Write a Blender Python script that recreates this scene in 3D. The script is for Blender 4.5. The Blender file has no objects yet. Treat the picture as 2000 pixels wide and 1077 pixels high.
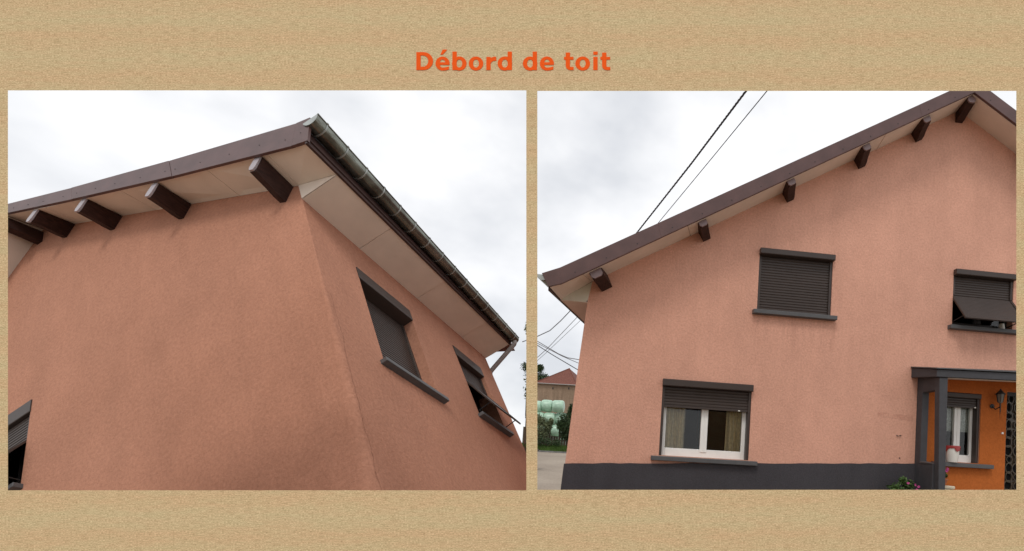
import bpy, math, random
from mathutils import Vector, Matrix
from mathutils.geometry import tessellate_polygon
random.seed(7)
SC = bpy.context.scene
COL = SC.collection
RAD = math.radians

# ------------------------------------------------------------------ camera, sky, sun, exposure
# camera frame of the measurements: x right, y down, z forward; focal 1000 px of a 2000 px wide picture,
# lens axis at pixel (1280, 850).  RB/TB: gable house pose, RA/TA: corner house pose, both in that frame.
RB = Matrix(((0.993217, -0.101194, 0.05727), (0.060676, 0.0309, -0.997679), (0.099189, 0.994387, 0.036831)))
TB = Vector((-1.0722, -2.1649, 8.3711))
RA = Matrix(((0.849477, 0.275449, -0.450018), (-0.525298, 0.36149, -0.770317), (-0.049506, 0.89076, 0.45177)))
TA = Vector((-5.0837, -3.4013, 7.3671))
CAMH = 1.9
up = Vector((RB[0][2], RB[1][2], RB[2][2])).normalized()
fw = (Vector((0, 0, 1)) - up * up.z).normalized()
rt = fw.cross(up)
W3 = Matrix((rt, fw, up))                       # camera frame -> world axes
W4 = Matrix.Translation((0, 0, CAMH)) @ W3.to_4x4()

def pose(R, T):
    return W4 @ (Matrix.Translation(T) @ R.to_4x4())

def world_at(u, v, depth):                      # a point seen along pixel (u, v), depth metres forward
    return W4 @ Vector(((u - 1280) / 1000 * depth, (v - 850) / 1000 * depth, depth))

cam = bpy.data.cameras.new("camera")
camo = bpy.data.objects.new("camera", cam)
COL.objects.link(camo)
cam.sensor_fit = 'HORIZONTAL'
cam.sensor_width = 36
cam.lens = 18.0
cam.shift_x = (1000 - 1280) / 2000
cam.shift_y = (850 - 538.5) / 2000
cam.clip_start = 0.05
cam.clip_end = 3000
camo.matrix_world = W4 @ Matrix(((1, 0, 0, 0), (0, -1, 0, 0), (0, 0, -1, 0), (0, 0, 0, 1)))
SC.camera = camo

SUN_EL, SUN_AZ = RAD(56), RAD(200)              # azimuth clockwise from +Y
world = bpy.data.worlds.new("World")
SC.world = world
world.use_nodes = True
nt = world.node_tree
nt.nodes.clear()
def N(tree, kind, **kw):
    n = tree.nodes.new(kind)
    for k, v in kw.items():
        if k in n.inputs: n.inputs[k].default_value = v
        else: setattr(n, k, v)
    return n
sky = N(nt, 'ShaderNodeTexSky', sky_type='NISHITA', sun_disc=False, sun_elevation=SUN_EL, sun_rotation=SUN_AZ)
bg1 = N(nt, 'ShaderNodeBackground', Strength=0.12)
nt.links.new(sky.outputs[0], bg1.inputs[0])
tc = N(nt, 'ShaderNodeTexCoord')
mp = N(nt, 'ShaderNodeMapping')
mp.inputs['Location'].default_value = (5.3, 1.9, 0.6)
mp.inputs['Scale'].default_value = (1.0, 1.0, 1.7)
nt.links.new(tc.outputs['Generated'], mp.inputs[0])
n1 = N(nt, 'ShaderNodeTexNoise', Scale=2.6, Detail=5.0, Roughness=0.5)
nt.links.new(mp.outputs[0], n1.inputs[0])
cr = N(nt, 'ShaderNodeValToRGB')
cr.color_ramp.elements[0].position = 0.34
cr.color_ramp.elements[0].color = (0.77, 0.79, 0.83, 1)
cr.color_ramp.elements[1].position = 0.55
cr.color_ramp.elements[1].color = (1.12, 1.12, 1.13, 1)
nt.links.new(n1.outputs[0], cr.inputs[0])
bg2 = N(nt, 'ShaderNodeBackground', Strength=1.0)
nt.links.new(cr.outputs[0], bg2.inputs[0])
mixs = N(nt, 'ShaderNodeMixShader', Fac=0.93)
nt.links.new(bg1.outputs[0], mixs.inputs[1])
nt.links.new(bg2.outputs[0], mixs.inputs[2])
wout = N(nt, 'ShaderNodeOutputWorld')
nt.links.new(mixs.outputs[0], wout.inputs[0])

sd = bpy.data.lights.new("sun", 'SUN')
sd.energy = 1.15
sd.angle = RAD(16)
sd.color = (1.0, 0.96, 0.9)
so = bpy.data.objects.new("sun", sd)
COL.objects.link(so)
sdir = Vector((math.sin(SUN_AZ) * math.cos(SUN_EL), math.cos(SUN_AZ) * math.cos(SUN_EL), math.sin(SUN_EL)))
so.rotation_euler = sdir.to_track_quat('Z', 'Y').to_euler()
so.location = sdir * 40

vs = SC.view_settings
vs.view_transform = 'Standard'
vs.look = 'None'
vs.exposure = 0.0
vs.gamma = 1.0
vs.use_curve_mapping = False

# ------------------------------------------------------------------ materials
def material(name, rough=0.7, spec=0.4, metal=0.0):
    m = bpy.data.materials.new(name)
    m.use_nodes = True
    b = m.node_tree.nodes['Principled BSDF']
    b.inputs['Roughness'].default_value = rough
    b.inputs['Specular IOR Level'].default_value = spec
    b.inputs['Metallic'].default_value = metal
    return m, m.node_tree, b

def noise_ramp(t, scale, c0, c1, p0=0.35, p1=0.65, detail=4.0, stretch=(1, 1, 1), rough=0.55, space='Object'):
    tcn = N(t, 'ShaderNodeTexCoord')
    mpn = N(t, 'ShaderNodeMapping')
    mpn.inputs['Scale'].default_value = stretch
    t.links.new(tcn.outputs[space], mpn.inputs[0])
    nn = N(t, 'ShaderNodeTexNoise', Scale=scale, Detail=detail, Roughness=rough)
    t.links.new(mpn.outputs[0], nn.inputs[0])
    r = N(t, 'ShaderNodeValToRGB')
    r.color_ramp.elements[0].position = p0
    r.color_ramp.elements[1].position = p1
    r.color_ramp.elements[0].color = (*c0, 1)
    r.color_ramp.elements[1].color = (*c1, 1)
    t.links.new(nn.outputs[0], r.inputs[0])
    return r.outputs[0], nn.outputs[0], mpn

def mix(t, a, b, fac=0.5, mode='MULTIPLY'):
    x = N(t, 'ShaderNodeMix', data_type='RGBA', blend_type=mode)
    for sock, val in ((x.inputs[0], fac), (x.inputs[6], a), (x.inputs[7], b)):
        if hasattr(val, 'is_linked'): t.links.new(val, sock)
        else: sock.default_value = val if not isinstance(val, tuple) else (*val, 1)
    return x.outputs[2]

def bump(t, b, h, strength=0.3, dist=0.01, normal=None):
    bn = N(t, 'ShaderNodeBump', Strength=strength, Distance=dist)
    t.links.new(h, bn.inputs['Height'])
    if normal: t.links.new(normal, bn.inputs['Normal'])
    t.links.new(bn.outputs[0], b.inputs['Normal'])
    return bn.outputs[0]

def simple(name, c, rough=0.6, spec=0.4, metal=0.0, var=0.12, scale=6.0, bmp=0.0, bscale=60.0):
    m, t, b = material(name, rough, spec, metal)
    lo = tuple(x * (1 - var) for x in c)
    hi = tuple(min(1, x * (1 + var)) for x in c)
    col, _, _ = noise_ramp(t, scale, lo, hi)
    t.links.new(col, b.inputs['Base Color'])
    if bmp:
        _, h, _ = noise_ramp(t, bscale, lo, hi)
        bump(t, b, h, bmp, 0.006)
    return m

def stucco(name, c, grain=38.0, strength=0.55, streak=0.06, grime=False):
    m, t, b = material(name, 0.92, 0.15)
    lo = tuple(x * 0.93 for x in c); hi = tuple(x * 1.05 for x in c)
    big, _, _ = noise_ramp(t, 0.9, lo, hi, 0.3, 0.7, 5.0)
    st, _, _ = noise_ramp(t, 1.0, (1 - streak,) * 3, (1.0,) * 3, 0.35, 0.6, 6.0, (2.6, 2.6, 0.35))
    fine, hf, _ = noise_ramp(t, grain, (0.78, 0.76, 0.75), (1.08, 1.08, 1.08), 0.32, 0.66, 5.0, (1, 1, 1), 0.7)
    patch, _, _ = noise_ramp(t, 4.5, (0.955, 0.95, 0.95), (1.01, 1.01, 1.01), 0.34, 0.60, 7.0, (1, 1, 0.7), 0.65)
    cc = mix(t, big, st, 1.0)
    cc = mix(t, cc, fine, 0.8)
    cc = mix(t, cc, patch, 1.0)
    if grime:                                     # a weathered patch low down around the house corner
        tg = N(t, 'ShaderNodeTexCoord'); mg = N(t, 'ShaderNodeMapping')
        mg.inputs['Location'].default_value = (0.3, 0.0, 1.45); mg.inputs['Scale'].default_value = (0.75, 1.7, 0.30)
        t.links.new(tg.outputs['Object'], mg.inputs[0])
        gr_ = N(t, 'ShaderNodeTexGradient', gradient_type='SPHERICAL'); t.links.new(mg.outputs[0], gr_.inputs[0])
        sp_n, _, _ = noise_ramp(t, 5.0, (0.0,) * 3, (1.0,) * 3, 0.38, 0.62, 6.0, (1.2, 1.2, 0.7), 0.7)
        mk = mix(t, gr_.outputs[0], sp_n, 0.75)
        cc = mix(t, cc, mix(t, cc, (0.89, 0.875, 0.87), 1.0), mk, 'MIX')
        big2, _, _ = noise_ramp(t, 0.55, (0.95, 0.945, 0.94), (1.02, 1.025, 1.03), 0.35, 0.65, 4.0)
        cc = mix(t, cc, big2, 1.0)
    t.links.new(cc, b.inputs['Base Color'])
    _, h2, _ = noise_ramp(t, grain * 2.6, lo, hi, detail=2.0)
    nrm = bump(t, b, hf, strength, 0.012)
    bump(t, b, h2, strength * 0.6, 0.006, nrm)
    return m

M = {}
M['pink'] = stucco('pink_render', (0.705, 0.384, 0.282), 30.0, 0.7)
M['pink_dim'] = stucco('dimmed_pink_render', (0.470, 0.229, 0.150), 21.0, 1.0, grime=True)  # same pink render, with a darker exposure put into this copy's colour
M['orange'] = stucco('orange_render', (0.46, 0.130, 0.030), 34.0, 0.3, 0.05)
M['plinth'] = stucco('dark_plinth_paint', (0.064, 0.061, 0.068), 40.0, 0.35, 0.08)
M['grey_paint'] = simple('grey_paint', (0.052, 0.052, 0.058), 0.6, 0.35, var=0.08, scale=9, bmp=0.15)
M['brown_metal'] = simple('brown_sheet_metal', (0.098, 0.050, 0.046), 0.45, 0.45, var=0.14, scale=3.5, bmp=0.16, bscale=3.5)
M['crack'] = simple('crack', (0.20, 0.095, 0.065), 0.95, 0.1)
M['cap_brown'] = simple('brown_metal_cap', (0.20, 0.138, 0.138), 0.42, 0.5, var=0.06)
def grain_wood():
    m, t, b = material('brown_stained_wood', 0.62, 0.25)
    c, h, _ = noise_ramp(t, 9.0, (0.016, 0.006, 0.005), (0.058, 0.025, 0.019), 0.32, 0.70, 6.0, (5, 0.6, 5), 0.7)
    t.links.new(c, b.inputs['Base Color']); bump(t, b, h, 0.4, 0.006)
    return m
M['brown_wood'] = grain_wood()
M['brown_dark'] = simple('brown_fascia_paint', (0.050, 0.024, 0.020), 0.5, 0.4, var=0.2, scale=10)
M['lilac_cap'] = simple('pale_metal_cap', (0.36, 0.32, 0.34), 0.4, 0.5, var=0.06)
M['soffit'] = simple('beige_soffit_panel', (0.74, 0.645, 0.555), 0.6, 0.3, var=0.05, scale=2.2)
M['soffit_green'] = simple('greenish_white_panel', (0.62, 0.59, 0.49), 0.55, 0.3, var=0.06, scale=5)
M['shutter'] = simple('brown_shutter', (0.046, 0.033, 0.028), 0.45, 0.4, var=0.06, scale=4)
M['sill'] = simple('grey_sill', (0.085, 0.085, 0.088), 0.5, 0.4, var=0.08, scale=7)
M['white'] = simple('white_window_frame', (0.80, 0.80, 0.77), 0.35, 0.5, var=0.03)
M['dark_frame'] = simple('dark_window_frame', (0.045, 0.042, 0.042), 0.4, 0.4)
M['black_matt'] = simple('matt_black', (0.006, 0.006, 0.006), 0.9, 0.1)
M['black'] = simple('black_iron', (0.012, 0.012, 0.013), 0.5, 0.5)
M['screw'] = simple('dark_screw', (0.02, 0.014, 0.014), 0.5, 0.4)
M['curtain'] = simple('cream_curtain', (0.78, 0.66, 0.46), 0.85, 0.1, var=0.12, scale=20)
M['lace'] = simple('white_lace', (0.55, 0.56, 0.53), 0.85, 0.1, var=0.3, scale=45)
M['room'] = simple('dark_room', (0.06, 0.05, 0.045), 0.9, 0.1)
M['roof_tile'] = simple('red_roof_tile', (0.16, 0.062, 0.045), 0.8, 0.2, var=0.3, scale=9, bmp=0.3, bscale=14)
M['terracotta'] = simple('terracotta', (0.33, 0.12, 0.06), 0.8, 0.2)
M['stone'] = simple('pale_stone', (0.55, 0.49, 0.38), 0.85, 0.2, var=0.2, scale=18, bmp=0.4, bscale=50)
M['red_plastic'] = simple('red_plastic', (0.32, 0.03, 0.03), 0.4, 0.5)
M['white_plastic'] = simple('white_plastic', (0.78, 0.77, 0.72), 0.35, 0.5, var=0.03)
M['soil'] = simple('soil', (0.03, 0.02, 0.015), 0.95, 0.1)
M['leaf'] = simple('leaf', (0.055, 0.105, 0.028), 0.55, 0.35, var=0.5, scale=5)
M['leaf_dark'] = simple('leaf_dark', (0.040, 0.068, 0.024), 0.6, 0.3, var=0.5, scale=1.2)
M['leaf_pale'] = simple('leaf_pale', (0.13, 0.15, 0.075), 0.6, 0.3, var=0.4, scale=3)
M['bark'] = simple('bark', (0.12, 0.09, 0.065), 0.9, 0.1, var=0.3, scale=9)
M['petal'] = simple('pink_petal', (0.36, 0.04, 0.17), 0.6, 0.3, var=0.25, scale=30)
M['cable'] = simple('black_cable', (0.03, 0.03, 0.033), 0.5, 0.4)
M['cable_grey'] = simple('grey_cable', (0.16, 0.16, 0.17), 0.5, 0.4)
M['bale'] = simple('pale_green_wrap', (0.37, 0.54, 0.41), 0.35, 0.5, var=0.15, scale=3, bmp=0.4, bscale=6)
M['barn'] = stucco('old_brown_render', (0.30, 0.215, 0.150), 6.0, 0.3, 0.25)
M['plank'] = simple('weathered_plank', (0.10, 0.075, 0.055), 0.85, 0.2, var=0.35, scale=5)
M['kerb'] = simple('kerb_stone', (0.16, 0.155, 0.15), 0.85, 0.2, var=0.2, scale=4)
M['lamp_glass'] = simple('old_lamp_glass', (0.16, 0.15, 0.13), 0.2, 0.5)
M['gold'] = simple('amber_door_glass', (0.055, 0.038, 0.020), 0.3, 0.5, var=0.3, scale=20)
M['letter'] = simple('orange_letter', (0.90, 0.108, 0.008), 0.8, 0.12, var=0.03, scale=20)
M['stain'] = simple('faint_wall_stain', (0.47, 0.215, 0.145), 0.95, 0.1, var=0.12, scale=25)

def zinc():
    m, t, b = material('zinc_gutter', 0.24, 0.5, 0.8)
    col, _, _ = noise_ramp(t, 5.0, (0.075, 0.060, 0.045), (0.27, 0.29, 0.25), 0.34, 0.66, 6.0, (1, 0.5, 1), 0.7)
    t.links.new(col, b.inputs['Base Color'])
    return m
M['zinc'] = zinc()
M['zinc_light'] = simple('bright_zinc', (0.36, 0.38, 0.36), 0.35, 0.5, 0.5)
M['pipe'] = simple('grey_pipe', (0.28, 0.255, 0.24), 0.45, 0.4)

def glass():
    m = bpy.data.materials.new('window_glass')
    m.use_nodes = True
    t = m.node_tree
    t.nodes.clear()
    tr = N(t, 'ShaderNodeBsdfTransparent'); tr.inputs[0].default_value = (0.8, 0.84, 0.82, 1)
    gl = N(t, 'ShaderNodeBsdfGlossy', Roughness=0.02); gl.inputs[0].default_value = (1, 1, 1, 1)
    fr = N(t, 'ShaderNodeFresnel', IOR=1.55)
    mx = N(t, 'ShaderNodeMixShader')
    t.links.new(fr.outputs[0], mx.inputs[0]); t.links.new(tr.outputs[0], mx.inputs[1]); t.links.new(gl.outputs[0], mx.inputs[2])
    o = N(t, 'ShaderNodeOutputMaterial'); t.links.new(mx.outputs[0], o.inputs[0])
    return m
M['glass'] = glass()

def fibre():
    """tan woven fibre grain of the collage page: fine dashes lying flat, in faint bands"""
    m, t, b = material('tan_fibre_page', 0.95, 0.05)
    fine, h, _ = noise_ramp(t, 1.0, (0.490, 0.350, 0.198), (0.815, 0.655, 0.412), 0.30, 0.70, 2.0, (80, 80, 210))
    dash, _, _ = noise_ramp(t, 1.0, (0.84, 0.81, 0.78), (1.04, 1.04, 1.04), 0.36, 0.56, 3.0, (16, 16, 170))
    tint, _, _ = noise_ramp(t, 1.0, (1.02, 0.988, 0.975), (0.985, 1.01, 0.99), 0.40, 0.60, 3.0, (3, 3, 22))
    tcn = N(t, 'ShaderNodeTexCoord')
    wv = N(t, 'ShaderNodeTexWave', wave_type='BANDS', bands_direction='Z', Scale=1.197, Distortion=0.8, Detail=1.5)
    t.links.new(tcn.outputs['Object'], wv.inputs[0])
    r = N(t, 'ShaderNodeValToRGB')
    r.color_ramp.elements[0].color = (1.01, 0.965, 0.935, 1); r.color_ramp.elements[1].color = (0.99, 1.015, 0.99, 1)
    t.links.new(wv.outputs[0], r.inputs[0])
    c = mix(t, fine, dash, 1.0); c = mix(t, c, tint, 1.0); c = mix(t, c, r.outputs[0], 1.0)
    t.links.new(c, b.inputs['Base Color'])
    bump(t, b, h, 0.12, 0.002)
    return m
M['fibre'] = fibre()

def ground_mat():
    m, t, b = material('dusty_asphalt', 0.9, 0.15)
    c1, _, _ = noise_ramp(t, 0.25, (0.27, 0.222, 0.178), (0.36, 0.305, 0.245), 0.35, 0.65, 6.0)
    c2, h, _ = noise_ramp(t, 9.0, (0.85, 0.85, 0.85), (1.05, 1.05, 1.05), 0.3, 0.7, 4.0)
    t.links.new(mix(t, c1, c2, 1.0), b.inputs['Base Color'])
    bump(t, b, h, 0.3, 0.01)
    return m
M['ground'] = ground_mat()
M['grass'] = simple('grass', (0.060, 0.105, 0.022), 0.8, 0.15, var=0.4, scale=2)

# ------------------------------------------------------------------ mesh helpers
class MB:
    def __init__(s): s.v = []; s.f = []
    def add(s, vs_, fs):
        o = len(s.v); s.v += [tuple(p) for p in vs_]; s.f += [tuple(i + o for i in f) for f in fs]; return s
    def box(s, x0, x1, y0, y1, z0, z1):
        return s.add([(x, y, z) for z in (z0, z1) for y in (y0, y1) for x in (x0, x1)],
                     [(0, 2, 3, 1), (4, 5, 7, 6), (0, 1, 5, 4), (2, 6, 7, 3), (0, 4, 6, 2), (1, 3, 7, 5)])
    def hull2(s, a, b):                          # loft between two equal loops, capped
        n = len(a)
        return s.add(list(a) + list(b), [tuple(range(n))[::-1], tuple(range(n, 2 * n))] +
                     [(i, (i + 1) % n, n + (i + 1) % n, n + i) for i in range(n)])
    def prism_y(s, poly, y0, y1):                # poly in x,z
        return s.hull2([(x, y0, z) for x, z in poly], [(x, y1, z) for x, z in poly])
    def prism_x(s, poly, x0, x1):                # poly in y,z
        return s.hull2([(x0, y, z) for y, z in poly], [(x1, y, z) for y, z in poly])
    def quad(s, a, b, c, d): return s.add([a, b, c, d], [(0, 1, 2, 3)])
    def tube(s, path, r, n=8, cap=True):
        P = [Vector(p) for p in path]; rings = []
        for i, p in enumerate(P):
            d = (P[min(i + 1, len(P) - 1)] - P[max(i - 1, 0)]).normalized()
            a = d.cross(Vector((0, 0, 1)))
            if a.length < 1e-3: a = d.cross(Vector((1, 0, 0)))
            a.normalize(); c = d.cross(a)
            rr = r[i] if isinstance(r, (list, tuple)) else r
            rings.append([p + (a * math.cos(2 * math.pi * k / n) + c * math.sin(2 * math.pi * k / n)) * rr for k in range(n)])
        o = len(s.v)
        for R_ in rings: s.v += [tuple(q) for q in R_]
        for i in range(len(P) - 1):
            for k in range(n):
                s.f.append((o + i * n + k, o + i * n + (k + 1) % n, o + (i + 1) * n + (k + 1) % n, o + (i + 1) * n + k))
        if cap:
            s.f.append(tuple(o + k for k in range(n))[::-1]); e = o + (len(P) - 1) * n
            s.f.append(tuple(e + k for k in range(n)))
        return s
    def lathe(s, prof, c=(0, 0, 0), n=20):
        o = len(s.v)
        for r, z in prof:
            for k in range(n):
                a = 2 * math.pi * k / n
                s.v.append((c[0] + r * math.cos(a), c[1] + r * math.sin(a), c[2] + z))
        for i in range(len(prof) - 1):
            for k in range(n):
                s.f.append((o + i * n + k, o + i * n + (k + 1) % n, o + (i + 1) * n + (k + 1) % n, o + (i + 1) * n + k))
        return s
    def build(s, name, mat, parent=None, smooth=0, bevel=0.0, mw=None, kind=None):
        me = bpy.data.meshes.new(name)
        me.from_pydata(s.v, [], s.f)
        me.update()
        if mat: me.materials.append(M[mat] if isinstance(mat, str) else mat)
        if smooth:
            me.shade_smooth()
            me.set_sharp_from_angle(angle=RAD(smooth))
        o = bpy.data.objects.new(name, me)
        COL.objects.link(o)
        if parent: o.parent = parent
        if mw: o.matrix_local = mw
        if bevel:
            bv = o.modifiers.new('bevel', 'BEVEL'); bv.width = bevel; bv.segments = 2; bv.limit_method = 'ANGLE'
        if kind: o['kind'] = kind
        return o

def tag(o, label, cat, group=None):
    o['label'] = label; o['category'] = cat
    if group: o['group'] = group
    return o
def thing(name, mw, label, cat, group=None):
    o = bpy.data.objects.new(name, None)
    o.empty_display_size = 0.2
    COL.objects.link(o); o.matrix_world = mw
    return tag(o, label, cat, group)
def link_copy(o, parent, loc=None):
    c = o.copy(); COL.objects.link(c); c.parent = parent
    if loc is not None: c.location = loc
    return c
def holed(outer, holes, y, depth, axis='y'):
    """flat wall with rectangular openings and their reveals; outer in (u, z); axis y: plane y=const facing -y, axis x: plane x=const facing +x"""
    mb = MB()
    loops = [[Vector((u, z, 0)) for u, z in outer]] + [[Vector(p + (0,)) for p in ((a, c), (b, c), (b, d), (a, d))] for a, b, c, d in holes]
    flat = [p for l in loops for p in l]
    tri = tessellate_polygon(loops)
    P = (lambda u, z, k: (u, y + k, z)) if axis == 'y' else (lambda u, z, k: (y - k, u, z))
    mb.add([P(p.x, p.y, 0) for p in flat], tri)
    for a, b, c, d in holes:
        q = [(a, c), (b, c), (b, d), (a, d)]
        for i in range(4):
            u0, z0 = q[i]; u1, z1 = q[(i + 1) % 4]
            mb.quad(P(u0, z0, 0), P(u1, z1, 0), P(u1, z1, depth), P(u0, z0, depth))
    return mb

# ------------------------------------------------------------------ ground
def ground_z(x, y):
    r = min(max((y - 15) / 25, 0), 1)
    return 1.56 * r
g = MB()
xs = [-400, -120, -60, -30, -15, 0, 15, 30, 60, 120, 400]
ys = [-120, -40, 0, 8, 15, 20, 25, 30, 35, 40, 60, 120, 300, 900]
for y in ys:
    for x in xs: g.v.append((x, y, ground_z(x, y)))
for j in range(len(ys) - 1):
    for i in range(len(xs) - 1):
        a = j * len(xs) + i
        g.f.append((a, a + 1, a + 1 + len(xs), a + len(xs)))
go = g.build('ground', 'ground', smooth=60)
go['kind'] = 'structure'

# ------------------------------------------------------------------ tan collage page with its title, added as a wall with two openings
BD = 3.5
page_mw = W4 @ Matrix(((1, 0, 0, 0), (0, 0, -1, 0), (0, 1, 0, BD), (0, 0, 0, 1)))   # local x right, y forward, z up, on the lens axis
def bx(u): return (u - 1280) / 1000 * BD
def bz(v): return -(v - 850) / 1000 * BD
base_drop = bz(1425)
T0 = Matrix.Translation((0, 0, base_drop))
dw = thing('collage_page', page_mw @ T0, 'tan fibre-grain collage page with an orange title, added as a tall wall with two rectangular openings', 'collage page')
def bp(u, v): return (bx(u), bz(v) - base_drop)
OPEN = [(15.5, 1028, 177, 958), (1049.5, 1985, 178, 957)]
mb = MB()
outer = [bp(-420, 1425), bp(2460, 1425), bp(2460, -110), bp(-420, -110)]
TH, SPL = 0.022, 0.034
def rect(o, e=0.0):
    (x0, z0), (x1, z1) = bp(o[0], o[3]), bp(o[1], o[2])
    return [(x0 - e, z0 - e), (x1 + e, z0 - e), (x1 + e, z1 + e), (x0 - e, z1 + e)]
for yy, e in ((0, 0.0), (TH, SPL)):
    loops = [[Vector((x, z, 0)) for x, z in outer]] + [[Vector((x, z, 0)) for x, z in rect(o, e)] for o in OPEN]
    flat = [p for l in loops for p in l]
    mb.add([(p.x, yy, p.y) for p in flat], tessellate_polygon(loops))
for ring0, ring1 in [(outer, outer)] + [(rect(o), rect(o, SPL)) for o in OPEN]:
    for i in range(4):
        a, b = ring0[i], ring0[(i + 1) % 4]; c, d = ring1[(i + 1) % 4], ring1[i]
        mb.quad((a[0], 0, a[1]), (b[0], 0, b[1]), (c[0], TH, c[1]), (d[0], TH, d[1]))
mb.build('panel', 'fibre', dw)

def stroke(mb, pts, widths, y, t=0.0012):
    """flat ribbon with thickness along pts (x, z)"""
    L = []; R_ = []
    for i, p in enumerate(pts):
        a = pts[max(i - 1, 0)]; b = pts[min(i + 1, len(pts) - 1)]
        dx, dz = b[0] - a[0], b[1] - a[1]; l = math.hypot(dx, dz) or 1
        nx, nz = -dz / l, dx / l
        w = widths[i] if isinstance(widths, (list, tuple)) else widths
        L.append((p[0] + nx * w / 2, p[1] + nz * w / 2)); R_.append((p[0] - nx * w / 2, p[1] - nz * w / 2))
    for i in range(len(pts) - 1):
        mb.hull2([(q[0], -y - t, q[1]) for q in (L[i], L[i + 1], R_[i + 1], R_[i])], [(q[0], 0, q[1]) for q in (L[i], L[i + 1], R_[i + 1], R_[i])])
def arc(cx, cz, rx, rz, a0, a1, n=28):
    return [(cx + rx * math.cos(RAD(a0 + (a1 - a0) * i / n)), cz + rz * math.sin(RAD(a0 + (a1 - a0) * i / n))) for i in range(n + 1)]
def bowl(mb, cx, cz, ox, oz, ix, iz, a0, a1, y, n=36):
    """arc of an elliptical ring between outer and inner radii"""
    for i in range(n):
        A = RAD(a0 + (a1 - a0) * i / n); B = RAD(a0 + (a1 - a0) * (i + 1) / n)
        q = [(cx + ox * math.cos(A), cz + oz * math.sin(A)), (cx + ox * math.cos(B), cz + oz * math.sin(B)),
             (cx + ix * math.cos(B), cz + iz * math.sin(B)), (cx + ix * math.cos(A), cz + iz * math.sin(A))]
        mb.hull2([(u, -y - 0.0012, z) for u, z in q], [(u, 0, z) for u, z in q])
K = BD / 1000 / 4.545                             # title was measured in an enlarged crop: 4.545 crop pixels per pixel
XH, ASC = 120, 164                                # heights above the baseline, crop pixels
def poly(mb, pts, y): mb.hull2([(x * K, -y - 0.0012, z * K) for x, z in pts], [(x * K, 0, z * K) for x, z in pts])
def glyph(ch, w):
    mb = MB(); s = 38                             # s: stem width
    e = 0.0003
    if ch == 'D':
        poly(mb, [(0, 0), (s, 0), (s, 159), (0, 159)], 0)
        bowl(mb, (w - 88) * K, 79.5 * K, 88 * K, 79.5 * K, 46 * K, 50 * K, -90, 90, e)
        poly(mb, [(s - 4, 0), (w - 86, 0), (w - 86, 29.5), (s - 4, 29.5)], 2 * e); poly(mb, [(s - 4, 129.5), (w - 86, 129.5), (w - 86, 159), (s - 4, 159)], 2 * e)
    elif ch in 'bd':
        x0 = 0 if ch == 'b' else w - s
        poly(mb, [(x0, 0), (x0 + s, 0), (x0 + s, ASC), (x0, ASC)], 0)
        cx = w - 64 if ch == 'b' else 64
        bowl(mb, cx * K, 58 * K, 64 * K, 62 * K, 27 * K, 36 * K, 0, 360, e)
    elif ch == 'o':
        bowl(mb, w / 2 * K, 58 * K, w / 2 * K, 62 * K, 27 * K, 36 * K, 0, 360, 0, 48)
    elif ch in 'eé':
        bowl(mb, w / 2 * K, 58 * K, w / 2 * K, 62 * K, 26 * K, 37 * K, 3, 284, 0, 44)
        poly(mb, [(22, 46), (w - 1, 46), (w - 1, 69), (22, 69)], e)
        poly(mb, [(w / 2 + 6, -4), (w / 2 + 28, -2.5), (w - 6, 6), (w - 6, 32), (w / 2 + 30, 24), (w / 2 + 6, 21.5)], 2 * e)
        if ch == 'é': poly(mb, [(43, 138), (66, 138), (104, 182), (64, 182)], 0)
    elif ch == 'r':
        poly(mb, [(0, 0), (s, 0), (s, 117), (0, 117)], 0)
        stroke(mb, [(x * K, z * K) for x, z in [(s - 12, 62), (s - 4, 80), (s + 10, 93), (s + 28, 100), (w, 101)]], [p * K for p in (24, 30, 33, 36, 36)], e)
    elif ch == 'i':
        poly(mb, [(0, 0), (s, 0), (s, 117), (0, 117)], 0); poly(mb, [(0, 136), (s, 136), (s, ASC), (0, ASC)], 0)
    elif ch == 't':
        poly(mb, [(15, 34), (15 + s, 34), (15 + s, 155), (15, 155)], 0)
        poly(mb, [(0, 92), (w - 1, 92), (w - 1, 117), (0, 117)], e)
        stroke(mb, [(x * K, z * K) for x, z in [(34, 40), (36, 27), (46, 16), (62, 13), (w, 14)]], [p * K for p in (38, 36, 31, 28, 27)], 2 * e)
    return mb
TXT = [('D', 152, 300), ('é', 322, 447), ('b', 472, 597), ('o', 617, 745), ('r', 773, 860), ('d', 873, 1000), ('d', 1097, 1222),
       ('e', 1248, 1373), ('t', 1462, 1547), ('o', 1563, 1693), ('i', 1722, 1760), ('t', 1785, 1872)]
for ch, a, b in TXT:
    u = 780 + a / 4.545; v = 80 + 262 / 4.545
    x, z = bp(u, v)
    glyph(ch, b - a).build('letter', 'letter', dw, mw=Matrix.Translation((x, -0.001, z)))

# ------------------------------------------------------------------ parts shared by both houses
def slat_profile(z0, z1, pitch, amp):
    """y,z points of a roller curtain seen from the side, z falling from z1 to z0"""
    n = max(1, int(round((z1 - z0) / pitch))); p = (z1 - z0) / n; out = []
    for i in range(n):
        zt = z1 - i * p
        out += [(0.004, zt), (-amp, zt - p * 0.22), (-amp, zt - p * 0.72), (0.004, zt - p * 0.97)]
    return out + [(0.004, z0)]

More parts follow.
